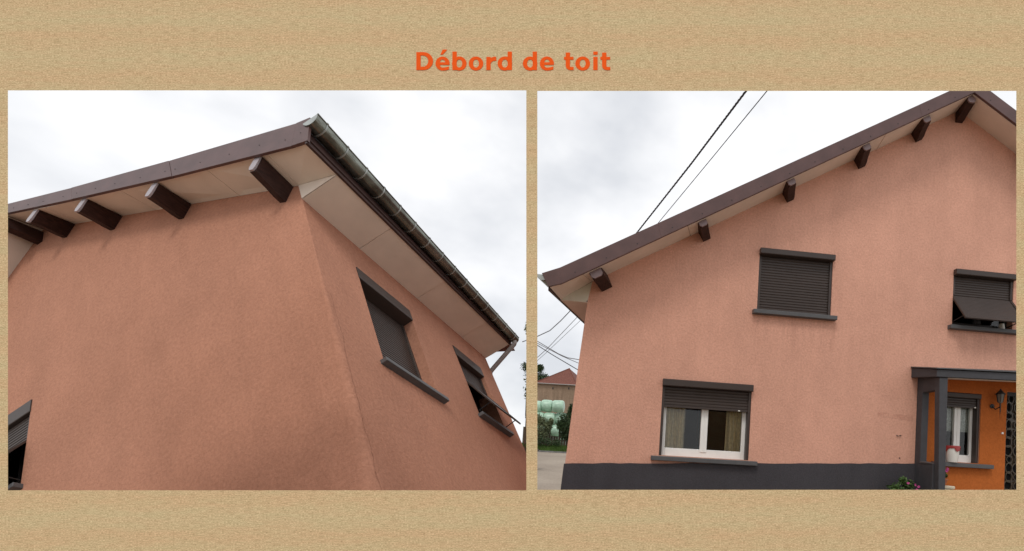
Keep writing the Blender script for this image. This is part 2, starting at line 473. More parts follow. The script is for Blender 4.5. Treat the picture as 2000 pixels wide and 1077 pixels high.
def window(house, org, rotz, w, h, style, curtain_to=0.0, box_h=0.11, box_out=0.10, recess=0.14, hinge=None, tip=None, sill_ext=0.08, frame='dark_frame', pitch=0.042, yc=0.045):
    """shuttered window; local x along the wall, y into it, z up from the sill"""
    mw = Matrix.Translation(org) @ Matrix.Rotation(rotz, 4, 'Z')
    hw = w / 2
    ft = 0.055 if frame != 'white' else (0.105 if w > 1 else 0.085)
    mb = MB()                                   # outer frame of the sash, set back in the opening
    y0, y1 = recess - 0.01, recess + 0.05
    mb.box(-hw, -hw + ft, y0, y1, 0, h).box(hw - ft, hw, y0, y1, 0, h).box(-hw + ft, hw - ft, y0, y1, 0, 0.09 if frame != 'white' else 0.135).box(-hw + ft, hw - ft, y0, y1, h - ft, h)
    wo = mb.build('window', frame, house, bevel=0.006, mw=mw)
    mb = MB(); mb.box(-0.058, 0.058, y0 - 0.012, y1 - 0.005, 0.09, h - ft); mb.box(-0.007, 0.007, y0 - 0.018, y0 - 0.012, 0.09, h - ft)
    mb.build('mullion', frame, wo, bevel=0.006)
    for a, b in ((-hw + ft, -0.058), (0.058, hw - ft)):
        MB().quad((a, y1 - 0.026, 0.09), (b, y1 - 0.026, 0.09), (b, y1 - 0.026, h - ft), (a, y1 - 0.026, h - ft)).build('pane', 'glass', wo)
    # roller box
    bb = h - box_h
    mb = MB(); mb.prism_x([(recess - 0.02, bb), (-box_out + 0.008, bb), (-box_out, bb + 0.01), (-box_out, h - 0.012), (-box_out + 0.012, h), (recess - 0.02, h)], -hw - 0.005, hw + 0.005)
    mb.build('shutter_box', 'shutter', wo, bevel=0.004)
    for s in (-1, 1):
        MB().box(min(s * hw, s * (hw - 0.045)), max(s * hw, s * (hw - 0.045)), yc - 0.03, recess - 0.012, 0.0 if hinge is None else hinge, bb).build('guide_rail', 'shutter', wo, bevel=0.003)
    zc = curtain_to if hinge is None else hinge
    prof = slat_profile(zc, bb, pitch, 0.0045 if pitch < 0.05 else 0.009)
    mb = MB()
    A = [(-hw + 0.04, yc + y, z) for y, z in prof]; B = [(hw - 0.04, yc + y, z) for y, z in prof]
    for i in range(len(prof) - 1): mb.quad(A[i], B[i], B[i + 1], A[i + 1])
    mb.build('shutter_curtain', 'shutter', wo, kind='stuff')
    if hinge is None:
        MB().box(-hw + 0.042, hw - 0.042, yc - 0.012, yc + 0.012, zc - 0.035 if curtain_to > 0.05 else 0.001, zc + 0.004).build('end_bar', 'shutter', wo, bevel=0.003)
        if curtain_to > 0.05:
            MB().box(hw * 0.72, hw * 0.72 + 0.03, yc - 0.024, yc - 0.0125, zc - 0.03, zc - 0.012).build('pull_tab', 'white_plastic', wo)
    else:
        ty, tz = tip                             # lower end of the swung-out panel: -y out of the wall
        h0 = Vector((0, yc, hinge)); d = Vector((0, ty - yc, tz - hinge)); L = d.length; d.normalize()
        nrm = Vector((0, -d.z, d.y)); nrm = nrm if nrm.y < 0 else -nrm
        n = int(L / pitch); mb = MB(); pr = []
        for i in range(n):
            p = L / n
            for k, a in ((0.03, 0.0), (0.22, 0.0045), (0.72, 0.0045), (0.97, 0.0)): pr.append(h0 + d * (p * (i + k)) + nrm * a)
        for i in range(len(pr) - 1):
            mb.quad((-hw + 0.04, pr[i].y, pr[i].z), (hw - 0.04, pr[i].y, pr[i].z), (hw - 0.04, pr[i + 1].y, pr[i + 1].z), (-hw + 0.04, pr[i + 1].y, pr[i + 1].z))
        mb.build('swung_curtain', 'shutter', wo, kind='stuff')
        for s in (-1, 1):
            xa, xb = sorted((s * hw, s * (hw - 0.042)))
            e0 = h0; e1 = h0 + d * L; q = [e0 - nrm * 0.012, e1 - nrm * 0.012, e1 + nrm * 0.016, e0 + nrm * 0.016]
            MB().hull2([(xa, p.y, p.z) for p in q], [(xb, p.y, p.z) for p in q]).build('swung_rail', 'shutter', wo, bevel=0.002)
            st = h0 + d * (L * 0.9)
            MB().tube([(s * (hw - 0.03), recess - 0.02, max(st.z - 0.05, 0.03)), (s * (hw - 0.03), st.y, st.z)], 0.009, 6).build('stay_bar', 'black', wo)
        e0 = h0 + d * (L - 0.02); e1 = h0 + d * (L + 0.025); q = [e0 - nrm * 0.014, e1 - nrm * 0.014, e1 + nrm * 0.012, e0 + nrm * 0.012]
        MB().hull2([(-hw, p.y, p.z) for p in q], [(hw, p.y, p.z) for p in q]).build('end_bar', 'shutter', wo, bevel=0.003)
    mb = MB(); mb.prism_x([(recess - 0.015, -0.085), (-0.10, -0.085), (-0.10, -0.015), (recess - 0.015, 0.0)], -hw - sill_ext, hw + sill_ext)
    mb.build('sill', 'sill', wo, bevel=0.008)
    return wo

def purlin(house, x, zt, slope, out, w=0.13, h=0.27, k=0.0, front=0.42, cap='cap_brown', rise=0.0):
    """beam end under the verge: x centre at the wall, zt soffit height there, slope of the soffit along x; k shifts the beam sideways as it runs out"""
    prof = [(0.02, -h), (-0.10, -h), (-0.22, -h * (0.5 + front / 2)), (-out + 0.05, -h * front), (-out + 0.05, 0.0), (0.02, 0.0)]
    an_ = math.atan(slope); ca_, sa_ = math.cos(an_), math.sin(an_)
    def pt(s, y, dz):
        xx = x + s * w / 2 + k * y
        lift = rise * min(-y / out, 1) if y < 0 else 0.0
        top = zt + slope * (s * w / 2) + 0.004 + lift
        if dz == 0.0: return (xx, y, top)
        q_ = s * w / 2
        return (x + k * y + q_ * ca_ - dz * sa_, y, zt + q_ * sa_ + dz * ca_ + lift)
    mb = MB(); mb.hull2([pt(-1, y, z) for y, z in prof], [pt(1, y, z) for y, z in prof])
    po = mb.build('purlin', 'brown_wood', house)
    ya, yb = -out + 0.045, -out + 0.025
    cw = w * 0.49
    cb = h * front
    shape = [(-cw, 0.01), (cw, 0.01), (cw, -cb * 0.80), (cw * 0.62, -cb * 1.02), (-cw * 0.62, -cb * 1.02), (-cw, -cb * 0.80)]
    a = [(x + k * ya + sx * ca_ - dz * sa_, ya, zt + rise + sx * sa_ + dz * ca_) for sx, dz in shape]
    b = [(x + k * yb + sx * ca_ - dz * sa_, yb - (0.0 if dz > 0 else 0.008), zt + rise + sx * sa_ + dz * ca_) for sx, dz in shape]
    MB().hull2(a, b).build('end_cap', cap, po)
    return po

def verge_board(house, xs_, zb, zt, y0, y1, screws, kx=0.0):
    """one length of sheet-metal verge between x0 and x1; zb and zt are functions of x"""
    (xb0, xt0), (xb1, xt1) = xs_
    P = [(xb0, zb(xb0)), (xb1, zb(xb1)), (xt1, zt(xt1)), (xt0, zt(xt0))]
    mb = MB(); mb.hull2([(x, y0, z) for x, z in P], [(x, y1, z) for x, z in P])
    b = mb.build('verge_board', 'brown_metal', house, bevel=0.003)
    for sx, f in screws:
        z = zb(sx) * (1 - f) + zt(sx) * f
        MB().lathe([(0.0, 0.003), (0.0085, 0.003), (0.0085, 0.0)], n=8).build('screw', 'screw', b, mw=Matrix.Translation((sx, y0 - 0.0005, z)) @ Matrix.Rotation(RAD(90), 4, 'X'))
    return b

def interp(pts):
    pts = sorted(pts)
    def f(x):
        for (x0, z0), (x1, z1) in zip(pts, pts[1:]):
            if x <= x1 or (x1, z1) == pts[-1]:
                return z0 + (z1 - z0) * (x - x0) / (x1 - x0)
    return f

def slab(house, pts, mat='soffit', t=0.012, name='soffit_panel', bevel=0.0):
    """thin panel: underside given by four points"""
    P = [Vector(p) for p in pts]
    n = (P[1] - P[0]).cross(P[3] - P[0]).normalized()
    if n.z < 0: n = -n
    return MB().hull2([tuple(p) for p in P], [tuple(p + n * t) for p in P]).build(name, mat, house, bevel=bevel)

# ------------------------------------------------------------------ house with the corner and the gutter (seen through the left opening)
A = thing('pink_house', pose(RA, TA), 'pink rendered house corner with zinc gutter along the eave and beam ends under the verge', 'house')
APX = -5.16
GZ = -6.9
zwA = interp([(-9.6, 4.03 - 1.15 * 4.44), (APX, 4.03), (0, 0.338), (0.62, 0.006)])                     # soffit meets gable wall
zvA = interp([(-9.6, 3.84 - 1.05 * 4.44), (APX, 3.84), (-4.209, 3.162), (-3.21, 2.50), (-1.81, 1.545), (-0.045, 0.468), (0.40, 0.150), (0.66, 0.02)])
ztA = interp([(-9.6, 4.13 - 1.05 * 4.44), (APX, 4.125), (-3.6, 3.105), (-1.589, 1.865), (0.57, 0.59), (0.80, 0.50)])
WA = {'one': (0.80, 1.93, -2.78, -0.74), 'two': (3.14, 4.05, -2.47, -0.70), 'gable': (-6.02, -4.865, -1.95, -0.43)}
def rad(z): return 0.008 + 0.15 * min(max((-z - 1.0) / 4.5, 0), 1) ** 1.3
zl = [0.338, -0.6, -1.2, -2.0, -2.8, -3.6, -4.4, -5.2, -6.0, GZ]
def base(y): return GZ + 0.78 * y                # the ground rises along the eave side
mb = holed([(-9.6, GZ), (-rad(GZ), GZ)] + [(-rad(z), z) for z in reversed(zl[:-1])] + [(APX, 4.035), (-9.6, zwA(-9.6))], [WA['gable']], 0.0, 0.38, 'y')
m2 = holed([(rad(GZ), GZ), (4.62, base(4.62)), (4.62, 0.004), (rad(0), 0.004)] + [(rad(z), z) for z in zl[1:-1]], [WA['one'], WA['two']], 0.0, 0.38, 'x')
mb.add(m2.v, m2.f)
n = 6
o0 = len(mb.v)
for z in zl:
    r = rad(z)
    for k in range(n + 1):
        a = math.pi / 2 * k / n
        mb.v.append((-r + r * math.sin(a), r - r * math.cos(a), z))
for j in range(len(zl) - 1):
    for k in range(n):
        a = o0 + j * (n + 1) + k
        mb.f.append((a, a + 1, a + n + 2, a + n + 1))
# end and back walls close the volume
mb.quad((0, 4.62, base(4.62)), (-9.6, 4.62, base(4.62)), (-9.6, 4.62, zwA(-9.6)), (0, 4.62, 0.30))
mb.add([(0, 4.62, 0.3), (-9.6, 4.62, zwA(-9.6)), (APX, 4.62, 4.03)], [(0, 1, 2)])
mb.quad((-9.6, 0, GZ), (-9.6, 4.62, base(4.62)), (-9.6, 4.62, zwA(-9.6)), (-9.6, 0, zwA(-9.6)))
mb.build('wall', 'pink_dim', A, smooth=35)
sl = MB().quad((-9.8, -0.3, base(-0.3) + 0.05), (-0.01, -0.3, base(-0.3) + 0.02), (-0.01, 4.60, base(4.60) + 0.02), (-9.8, 4.60, base(4.60) + 0.02)).build('slope', 'grass', None)
sl.matrix_world = A.matrix_world
sl['kind'] = 'structure'
# roof covering, hidden above the soffit
for xa, xb in ((0.57, APX), (APX, -9.6)):
    q = [(xa, max(zvA(xa), zwA(xa)) + 0.035), (xb, max(zvA(xb), zwA(xb)) + 0.035), (xb, max(ztA(xb) - 0.03, zwA(xb) + 0.08)), (xa, ztA(xa) - 0.03)]
    if xb == -9.6: q = [(p[0] - 0.001 * (p[0] == APX), p[1]) for p in q]
    MB().prism_y(q, -0.475, 5.05).build('roof', 'roof_tile', A)
# sloping soffit under the verge, in sheets
def soffA(xa, xb, g_=0.004):
    s = 1 if xb > xa else -1
    xa += s * g_; xb -= s * g_
    slab(A, [(xa, 0.0, zwA(xa)), (xb, 0.0, zwA(xb)), (xb, -0.485, zvA(xb) + 0.012), (xa, -0.485, zvA(xa) + 0.012)])
for xa, xb in ((-1.0, -2.6), (-2.6, -4.2), (-4.2, APX), (APX, -6.6), (-6.6, -8.2)): soffA(xa, xb)
soffA(0.0, -1.0)
soffA(0.615, 0.0, 0.001)
slab(A, [(0.0, -0.004, 0.335), (0.001, -0.004, 0.0), (0.612, -0.004, 0.0), (0.612, -0.004, 0.002)], 'soffit', 0.004, 'corner_closure')
# level soffit under the eave
for ya, yb in ((0.0, 1.05), (1.05, 2.4), (2.4, 3.75), (3.75, 4.64)):
    slab(A, [(0.0, ya + 0.004, 0.0), (0.612, ya + 0.004, 0.0), (0.612, yb - 0.004, -0.03 * yb / 4.6), (0.0, yb - 0.004, 0.0)], 'soffit')
# eave fascia
MB().hull2([(0.615, -0.52, -0.012), (0.650, -0.52, -0.012), (0.650, -0.52, 0.44), (0.615, -0.52, 0.44)],
           [(0.615, 4.68, -0.045), (0.650, 4.68, -0.045), (0.650, 4.68, 0.14), (0.615, 4.68, 0.14)]).build('eave_fascia', 'brown_dark', A, bevel=0.004)
MB().hull2([(0.651, -0.515, 0.10), (0.672, -0.515, 0.10), (0.672, -0.515, 0.42), (0.651, -0.515, 0.42)],
           [(0.651, 4.68, 0.02), (0.672, 4.68, 0.02), (0.672, 4.68, 0.12), (0.651, 4.68, 0.12)]).build('eave_batten', 'brown_dark', A, bevel=0.003)
# gutter: half-round trough with rolled rim
GN, GF = Vector((0.800, -0.545, 0.42)), Vector((0.762, 4.72, 0.06))
gr = 0.125
def gpt(t_, a, r):
    r = r - 0.032 * t_
    return tuple(GN.lerp(GF, t_) + Vector((math.cos(a) * r, 0, math.sin(a) * r)))
mb = MB(); ng, na = 24, 14
for rr in (gr, gr - 0.006):
    o0 = len(mb.v)
    for i in range(ng + 1):
        for k in range(na + 1):
            mb.v.append(gpt(i / ng, math.pi + math.pi * k / na, rr))
    for i in range(ng):
        for k in range(na):
            a = o0 + i * (na + 1) + k
            mb.f.append((a, a + 1, a + na + 2, a + na + 1))
gu = mb.build('gutter', 'zinc', A, smooth=50)
MB().tube([Vector(gpt(i / 12, 0, gr + 0.004)) for i in range(13)], 0.011, 8).build('rolled_rim', 'zinc', gu, smooth=60)
for t_ in (0.0, 1.0):
    mb = MB(); q = [gpt(t_, math.pi + math.pi * k / na, gr - 0.002) for k in range(na + 1)]
    s_ = 0.004 if t_ == 0 else -0.004
    mb.hull2(q, [(p[0], p[1] + s_, p[2]) for p in q]).build('stop_end', 'zinc_light', gu)
for i in range(15):
    t_ = 0.03 + 0.94 * i / 14
    mb = MB()
    for k in range(na):
        a0, a1 = math.pi + math.pi * k / na, math.pi + math.pi * (k + 1) / na
        def rr_(a, r, dy):
            p = gpt(t_, a, r); return (p[0], p[1] + dy, p[2])
        mb.hull2([rr_(a0, gr + 0.0015, -0.010), rr_(a1, gr + 0.0015, -0.010), rr_(a1, gr + 0.006, -0.010), rr_(a0, gr + 0.006, -0.010)],
                 [rr_(a0, gr + 0.0015, 0.010), rr_(a1, gr + 0.0015, 0.010), rr_(a1, gr + 0.006, 0.010), rr_(a0, gr + 0.006, 0.010)])
    p = gpt(t_, 0, gr + 0.004)
    mb.box(p[0] - 0.012, p[0] + 0.018, p[1] - 0.011, p[1] + 0.011, p[2] - 0.012, p[2] + 0.016)
    mb.build('gutter_bracket', 'zinc_light', gu, smooth=50)
# downpipe at the far end
MB().tube([(0.755, 4.66, 0.02), (0.75, 4.66, -0.04), (0.72, 4.665, -0.075), (0.02, 4.685, -0.335), (-0.05, 4.69, -0.37), (-0.08, 4.70, -0.44), (-0.08, 4.70, base(4.62))], 0.05, 10).build('downpipe', 'pipe', A, smooth=60)
# verge boards with their screws
YB = (-0.525, -0.487)
verge_board(A, ((-1.56, -1.60), (0.42, 0.57)), zvA, ztA, YB[0], YB[1], [(-1.50, 0.38), (-1.05, 0.36), (-0.55, 0.36), (-0.05, 0.40), (0.35, 0.35)])
verge_board(A, ((-3.55, -3.58), (-1.566, -1.606)), zvA, ztA, YB[0] - 0.003, YB[1], [(-1.68, 0.40), (-2.15, 0.4), (-2.65, 0.4), (-3.05, 0.4), (-3.45, 0.4)])
verge_board(A, ((APX, APX), (-3.556, -3.586)), zvA, ztA, YB[0], YB[1], [(-3.75, 0.4), (-4.2, 0.4), (-4.55, 0.4), (-4.9, 0.4)])
verge_board(A, ((-9.4, -9.4), (APX - 0.004, APX - 0.004)), zvA, ztA, YB[0] - 0.002, YB[1], [])
verge_board(A, ((0.424, 0.574), (0.665, 0.795)), zvA, ztA, YB[0] - 0.003, YB[1], [(0.60, 0.45)])
for xc, nm in ((-0.145, 0), (-1.945, 1), (-3.36, 2), (-4.44, 3), (APX - 0.04, 4)):
    z = zwA(xc); purlin(A, xc, z - (0.02 if nm < 4 else 0.06), -0.70 if nm < 4 else 0.0, 0.505, 0.115, 0.28, 0.0, 0.88, 'lilac_cap', (zvA(xc) - zwA(xc) + 0.02) if nm < 4 else -0.14)
cw_ = random.Random(4); mb = MB(); z = -2.0; y = 0.10; prev = None
while z > -6.2:
    cur = (0.0015, y, z); w_ = cw_.uniform(0.0008, 0.0026)
    if prev: mb.quad((0.0015, prev[1] - w_, prev[2]), (0.0015, prev[1] + w_, prev[2]), (0.0015, cur[1] + w_, cur[2]), (0.0015, cur[1] - w_, cur[2]))
    prev = cur; z -= cw_.uniform(0.04, 0.09); y += cw_.uniform(-0.014, 0.016) ; y = min(max(y, 0.09), 0.17)
mb.build('crack', 'crack', A)
# windows
a, b, c, d = WA['one']; window(A, (0, (a + b) / 2, c), RAD(90), b - a, d - c, 'closed', 0.01, 0.27, 0.015, 0.30, sill_ext=0.08, pitch=0.055, yc=0.20)
a, b, c, d = WA['two']; window(A, (0, (a + b) / 2, c), RAD(90), b - a, d - c, 'swung', 0.0, 0.27, 0.015, 0.30, hinge=1.05, tip=(-0.31, 0.03), sill_ext=0.06, pitch=0.055, yc=0.10)
a, b, c, d = WA['gable']; window(A, ((a + b) / 2, 0, c), 0, b - a, d - c, 'swung', 0.0, 0.24, 0.015, 0.30, hinge=0.82, tip=(-0.42, 0.05), sill_ext=0.05, pitch=0.05)

# ------------------------------------------------------------------ gable house (seen through the right opening)
B = thing('gable_house', pose(RB, TB), 'salmon pink gabled house with dark grey plinth, roller shutters and grey entrance porch', 'house')
KX = 0.2486                                       # the eave side leaves the gable at an oblique angle
SL, Z0B, APB = 0.583, 0.338, 6.31
BZ = -2.405 - CAMH - 0.05                         # just below ground
def zB(x): return Z0B + SL * x if x <= APB else Z0B + SL * (2 * APB - x)
WB = {'up': (2.80, 4.10, 0.125, 1.163), 'low': (1.275, 2.785, -2.425, -1.165), 'right': (6.32, 7.47, 0.155, 1.135), 'porch': (6.24, 6.91, -2.25, -1.03)}
CORN = [(0.02, 0.35), (-0.035, 0.043), (-0.119, -1.009), (-0.19, -2.0), (-0.26, -3.07), (-0.34, BZ)]
DOOR = (7.40, 8.35, -3.35, -0.95)
mb = holed([CORN[-1], (12.7, BZ), (12.7, zB(12.62)), (APB, zB(APB) + 0.006), CORN[0]] + CORN[1:-1], [WB['up'], WB['low'], WB['right'], WB['porch'], DOOR], 0.0, 0.30, 'y')
DB = 8.0
for (x0, z0), (x1, z1) in zip(CORN, CORN[1:]):
    mb.quad((x0, 0, z0), (x1, 0, z1), (x1 + KX * DB, DB, z1), (x0 + KX * DB, DB, z0))
KS = KX * DB
mb.quad((12.7, 0, BZ), (12.7, 0, zB(12.6)), (12.7 + KS, DB, zB(12.6)), (12.7 + KS, DB, BZ))
mb.add([(CORN[-1][0] + KX * DB, DB, BZ), (12.7 + KS, DB, BZ), (12.7 + KS, DB, zB(12.6)), (APB + KS, DB, zB(APB) + 0.05), (CORN[0][0] + KX * DB, DB, 0.35)], [(0, 1, 2, 3, 4)])
mb.build('wall', 'pink', B)
# plinth, a finger proud of the wall
def zpl(x): return -2.627 + 0.0545 * x
for xa, xb in ((-0.255, 5.80),):
    ca = -0.26 - 0.02; cb = -0.36
    pr_ = random.Random(9)
    top_ = [(xb + (ca + 0.03 - xb) * i / 40, zpl(xb + (ca + 0.03 - xb) * i / 40) + pr_.uniform(-0.006, 0.006)) for i in range(41)]
    lp = [(cb, BZ), (xb, BZ)] + top_
    mb = MB(); mb.hull2([(x, -0.022, z) for x, z in lp], [(x, -0.001, z) for x, z in lp])
    mb.build('plinth', 'plinth', B)
# roof
OG = 0.51
zfT = interp([(-0.60, 0.225), (-0.346, 0.330), (APB, 4.169), (2 * APB + 0.6, 4.169 - 0.577 * (APB + 0.6))])
zfB = interp([(-0.49, 0.03), (-0.33, 0.072), (APB, 3.944), (2 * APB + 0.6, 3.944 - 0.583 * (APB + 0.6))])
def kx(x, y): return x + KX * y
for xa, xb in ((-0.40, APB), (APB, 13.0)):
    q0 = [(kx(xa, -0.5), -0.50, zfB(xa) + 0.12), (kx(xb, -0.5), -0.50, zfB(xb) + 0.12), (kx(xb, -0.5), -0.50, zfT(xb) - 0.03), (kx(xa, -0.5), -0.50, zfT(xa) - 0.03)]
    q1 = [(p[0] + KX * (DB + 1.0), DB + 0.5, p[2]) for p in q0]
    if xb == 13.0: q0 = [(p[0] + 0.002, p[1], p[2]) for p in q0]
    MB().hull2(q0, q1).build('roof', 'roof_tile', B)
def soffB(xa, xb, za=None, zb_=None):
    za = zB(xa) if za is None else za; zb_ = zB(xb) if zb_ is None else zb_
    slab(B, [(xa + 0.004, 0, za), (xb - 0.004, 0, zb_), (kx(xb, -OG) - 0.004, -OG, zfB(xb)), (kx(xa, -OG) + 0.004, -OG, zfB(xa))])
for xa, xb in ((0.02, 1.6), (1.6, 3.2), (3.2, 4.8), (4.8, APB), (APB, 7.9), (7.9, 9.5), (9.5, 11.1)): soffB(xa, xb)
soffB(-0.47, 0.02, 0.008, 0.35)
slab(B, [(0.02, -0.004, 0.345), (-0.035, -0.004, 0.030), (-0.10, -0.004, 0.0), (-0.465, -0.004, 0.012)], 'soffit_green', 0.003, 'corner_closure')
for ya, yb in ((0.0, 2.6), (2.6, 5.3), (5.3, 8.0)):
    slab(B, [(kx(-0.47, ya), ya + 0.002, 0.0), (kx(-0.03, ya), ya + 0.002, 0.0), (kx(-0.03, yb), yb - 0.002, 0.0), (kx(-0.47, yb), yb - 0.002, 0.0)])
q = [(-0.472, -0.015), (-0.495, -0.015), (-0.495, 0.20), (-0.472, 0.20)]
MB().hull2([(kx(x, -0.5), -0.5, z) for x, z in q], [(kx(x, 8.2), 8.2, z) for x, z in q]).build('eave_fascia', 'brown_dark', B, bevel=0.004)
# gutter of the gable house
mb = MB()
for i, y in enumerate((-0.53, 2.0, 5.0, 8.3)):
    for k in range(na + 1):
        a = math.pi + math.pi * k / na
        mb.v.append((kx(-0.585, y) + 0.085 * math.cos(a), y, 0.215 + 0.085 * math.sin(a)))
for i in range(3):
    for k in range(na):
        a = i * (na + 1) + k
        mb.f.append((a, a + 1, a + na + 2, a + na + 1))
gb = mb.build('gutter', 'zinc', B, smooth=50)
q = [(kx(-0.585, -0.53) + 0.083 * math.cos(math.pi + math.pi * k / na), -0.532, 0.215 + 0.083 * math.sin(math.pi + math.pi * k / na)) for k in range(na + 1)]
MB().hull2(q, [(p[0], p[1] + 0.004, p[2]) for p in q]).build('stop_end', 'zinc_light', gb)
MB().tube([(kx(-0.672, y), y, 0.216) for y in (-0.53, 2, 5, 8.3)], 0.010, 8).build('rolled_rim', 'zinc_light', gb, smooth=60)
# verge boards
YV = (-0.555, -0.514)
sp = lambda a, b, st=0.46: [(a + st * i, 0.30) for i in range(int((b - a) / st) + 1)]
sh = KX * -OG
def vb(xs_, scr, d_=0.0):
    f = lambda fn: (lambda x: fn(x - sh))
    verge_board(B, tuple((p + sh, r + sh) for p, r in xs_), f(zfB), f(zfT), YV[0] - d_, YV[1] - d_, [(x + sh, s_) for x, s_ in scr])
vb(((-0.31, -0.35), (1.20, 1.13)), sp(-0.1, 1.1))
vb(((1.19, 1.12), (3.46, 3.41)), sp(1.35, 3.3), 0.003)
vb(((3.45, 3.40), (5.4, 5.35)), sp(3.6, 5.2))
vb(((5.39, 5.34), (APB, APB)), sp(5.5, 6.2), 0.003)
vb(((APB + 0.003, APB + 0.003), (8.6, 8.6)), sp(6.6, 8.5, 0.6))
vb(((8.606, 8.606), (11.2, 11.2)), [], 0.003)
vb(((-0.485, -0.595), (-0.29, -0.33)), [], 0.003)
for i, xc in enumerate((0.17, 1.80, 3.21, 4.46, 5.49, APB, 7.62, 8.75)):
    purlin(B, xc, zB(xc) - (0.02 if i != 5 else 0.055), 0.0 if i == 5 else (SL if xc < APB else -SL), OG - 0.01, 0.19 if i == 0 else 0.135, 0.20 if i == 0 else 0.165, KX, 0.72, rise=-0.015)
# windows
a, b, c, d = WB['up']; window(B, ((a + b) / 2, 0, c), 0, b - a, d - c, 'closed', 0.01, 0.10, 0.09, 0.14, pitch=0.046)
a, b, c, d = WB['low']; wl = window(B, ((a + b) / 2, 0, c), 0, b - a, d - c, 'part', 0.84, 0.115, 0.08, 0.14, sill_ext=0.13, frame='white', pitch=0.048)
hw = (b - a) / 2
def drape(parent, x0, x1, z0, z1, y, mat='curtain', folds=7, amp=0.035):
    mb = MB(); n_ = folds * 8
    for j, z in enumerate((z0, (z0 + z1) / 2, z1)):
        for i in range(n_ + 1):
            t_ = i / n_
            mb.v.append((x0 + (x1 - x0) * t_ + 0.01 * math.sin(j + 5 * t_), y + amp * math.sin(2 * math.pi * folds * t_ + 0.7 * math.sin(9 * t_)), z))
    for j in range(2):
        for i in range(n_):
            p = j * (n_ + 1) + i; mb.f.append((p, p + 1, p + n_ + 2, p + n_ + 1))
    return mb.build('curtain', mat, parent, smooth=80)
drape(wl, -hw + 0.06, -0.30, 0.02, 1.2, 0.28, folds=4)
drape(wl, 0.40, hw - 0.06, 0.02, 1.2, 0.28, folds=4)
a, b, c, d = WB['right']; wr = window(B, ((a + b) / 2, 0, c), 0, b - a, d - c, 'swung', 0.0, 0.10, 0.09, 0.14, hinge=0.54, tip=(-0.32, 0.06), pitch=0.040)
a, b, c, d = WB['porch']; wp = window(B, ((a + b) / 2, 0.0, c), 0, b - a, d - c, 'part', 1.00, 0.09, 0.02, 0.14, sill_ext=0.22, frame='white', pitch=0.045)
drape(wp, -0.32, 0.32, 0.55, 1.1, 0.215, 'lace', 9, 0.010)
# floor slabs and a partition keep the rooms behind the panes dark
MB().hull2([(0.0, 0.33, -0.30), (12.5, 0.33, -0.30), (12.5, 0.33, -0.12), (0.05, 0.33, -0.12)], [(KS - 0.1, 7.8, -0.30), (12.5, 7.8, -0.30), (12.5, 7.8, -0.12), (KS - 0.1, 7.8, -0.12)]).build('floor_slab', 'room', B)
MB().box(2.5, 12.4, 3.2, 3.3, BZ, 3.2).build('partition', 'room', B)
# orange entrance wall under the porch, a coat of render proud of the pink
hx0, hx1, hz0, hz1 = WB['porch']
mb = holed([(5.86, BZ), (9.6, BZ), (9.6, -0.70), (5.86, -0.80)], [(hx0, hx1, hz0, hz1), DOOR], -0.012, 0.012, 'y')
mb.build('entrance_wall', 'orange', B)
# porch: canopy, side wall with its opening, post
PD = -0.64
mb = MB()
q0 = [(5.60, 0.0, -0.83), (9.8, 0.0, -0.70), (9.8, 0.0, -0.50), (5.60, 0.0, -0.66)]
q1 = [(5.64, PD, -0.905), (9.8, PD, -0.79), (9.8, PD, -0.665), (5.64, PD, -0.785)]
mb.hull2(q1, q0)
po = mb.build('porch_canopy', 'grey_paint', B, bevel=0.008)
MB().hull2([(5.585, 0.0, -0.655), (9.8, 0.0, -0.495), (9.8, 0.0, -0.475), (5.585, 0.0, -0.635)], [(5.615, PD - 0.03, -0.780), (9.8, PD - 0.03, -0.660), (9.8, PD - 0.03, -0.640), (5.615, PD - 0.03, -0.760)]).build('flashing', 'sill', po, bevel=0.004)
slab(po, [(5.85, PD + 0.05, -0.905), (9.7, PD + 0.05, -0.80), (9.7, -0.02, -0.712), (5.85, -0.02, -0.828)], 'soffit', 0.006, 'canopy_soffit')
# side wall of the porch in plane x: outline with a window-like opening
def side(y0, y1, z0, z1, x0, x1): return MB().box(x0, x1, y0, y1, z0, z1)
mb = MB()
mb.box(5.72, 5.84, -0.16, -0.002, BZ, -0.83)
mb.box(5.72, 5.84, -0.50, -0.16, BZ, -2.31)
mb.prism_x([(-0.50, -0.86), (-0.16, -0.84), (-0.16, -1.10), (-0.50, -1.10)], 5.72, 5.84)
pw = mb.build('porch_side_wall', 'grey_paint', B, bevel=0.006)
mb = MB(); mb.hull2([(5.70, PD + 0.02, -0.908), (5.845, PD + 0.02, -0.904), (5.845, -0.50, -0.89), (5.70, -0.50, -0.89)], [(5.80, PD + 0.02, BZ), (5.885, PD + 0.02, BZ), (5.885, -0.50, BZ), (5.80, -0.50, BZ)])
mb.build('porch_post', 'grey_paint', B, bevel=0.006)
MB().prism_x([(-0.50, -2.309), (-0.16, -2.309), (-0.16, -2.27), (-0.50, -2.30)], 5.712, 5.848).build('porch_ledge', 'sill', B, bevel=0.004)
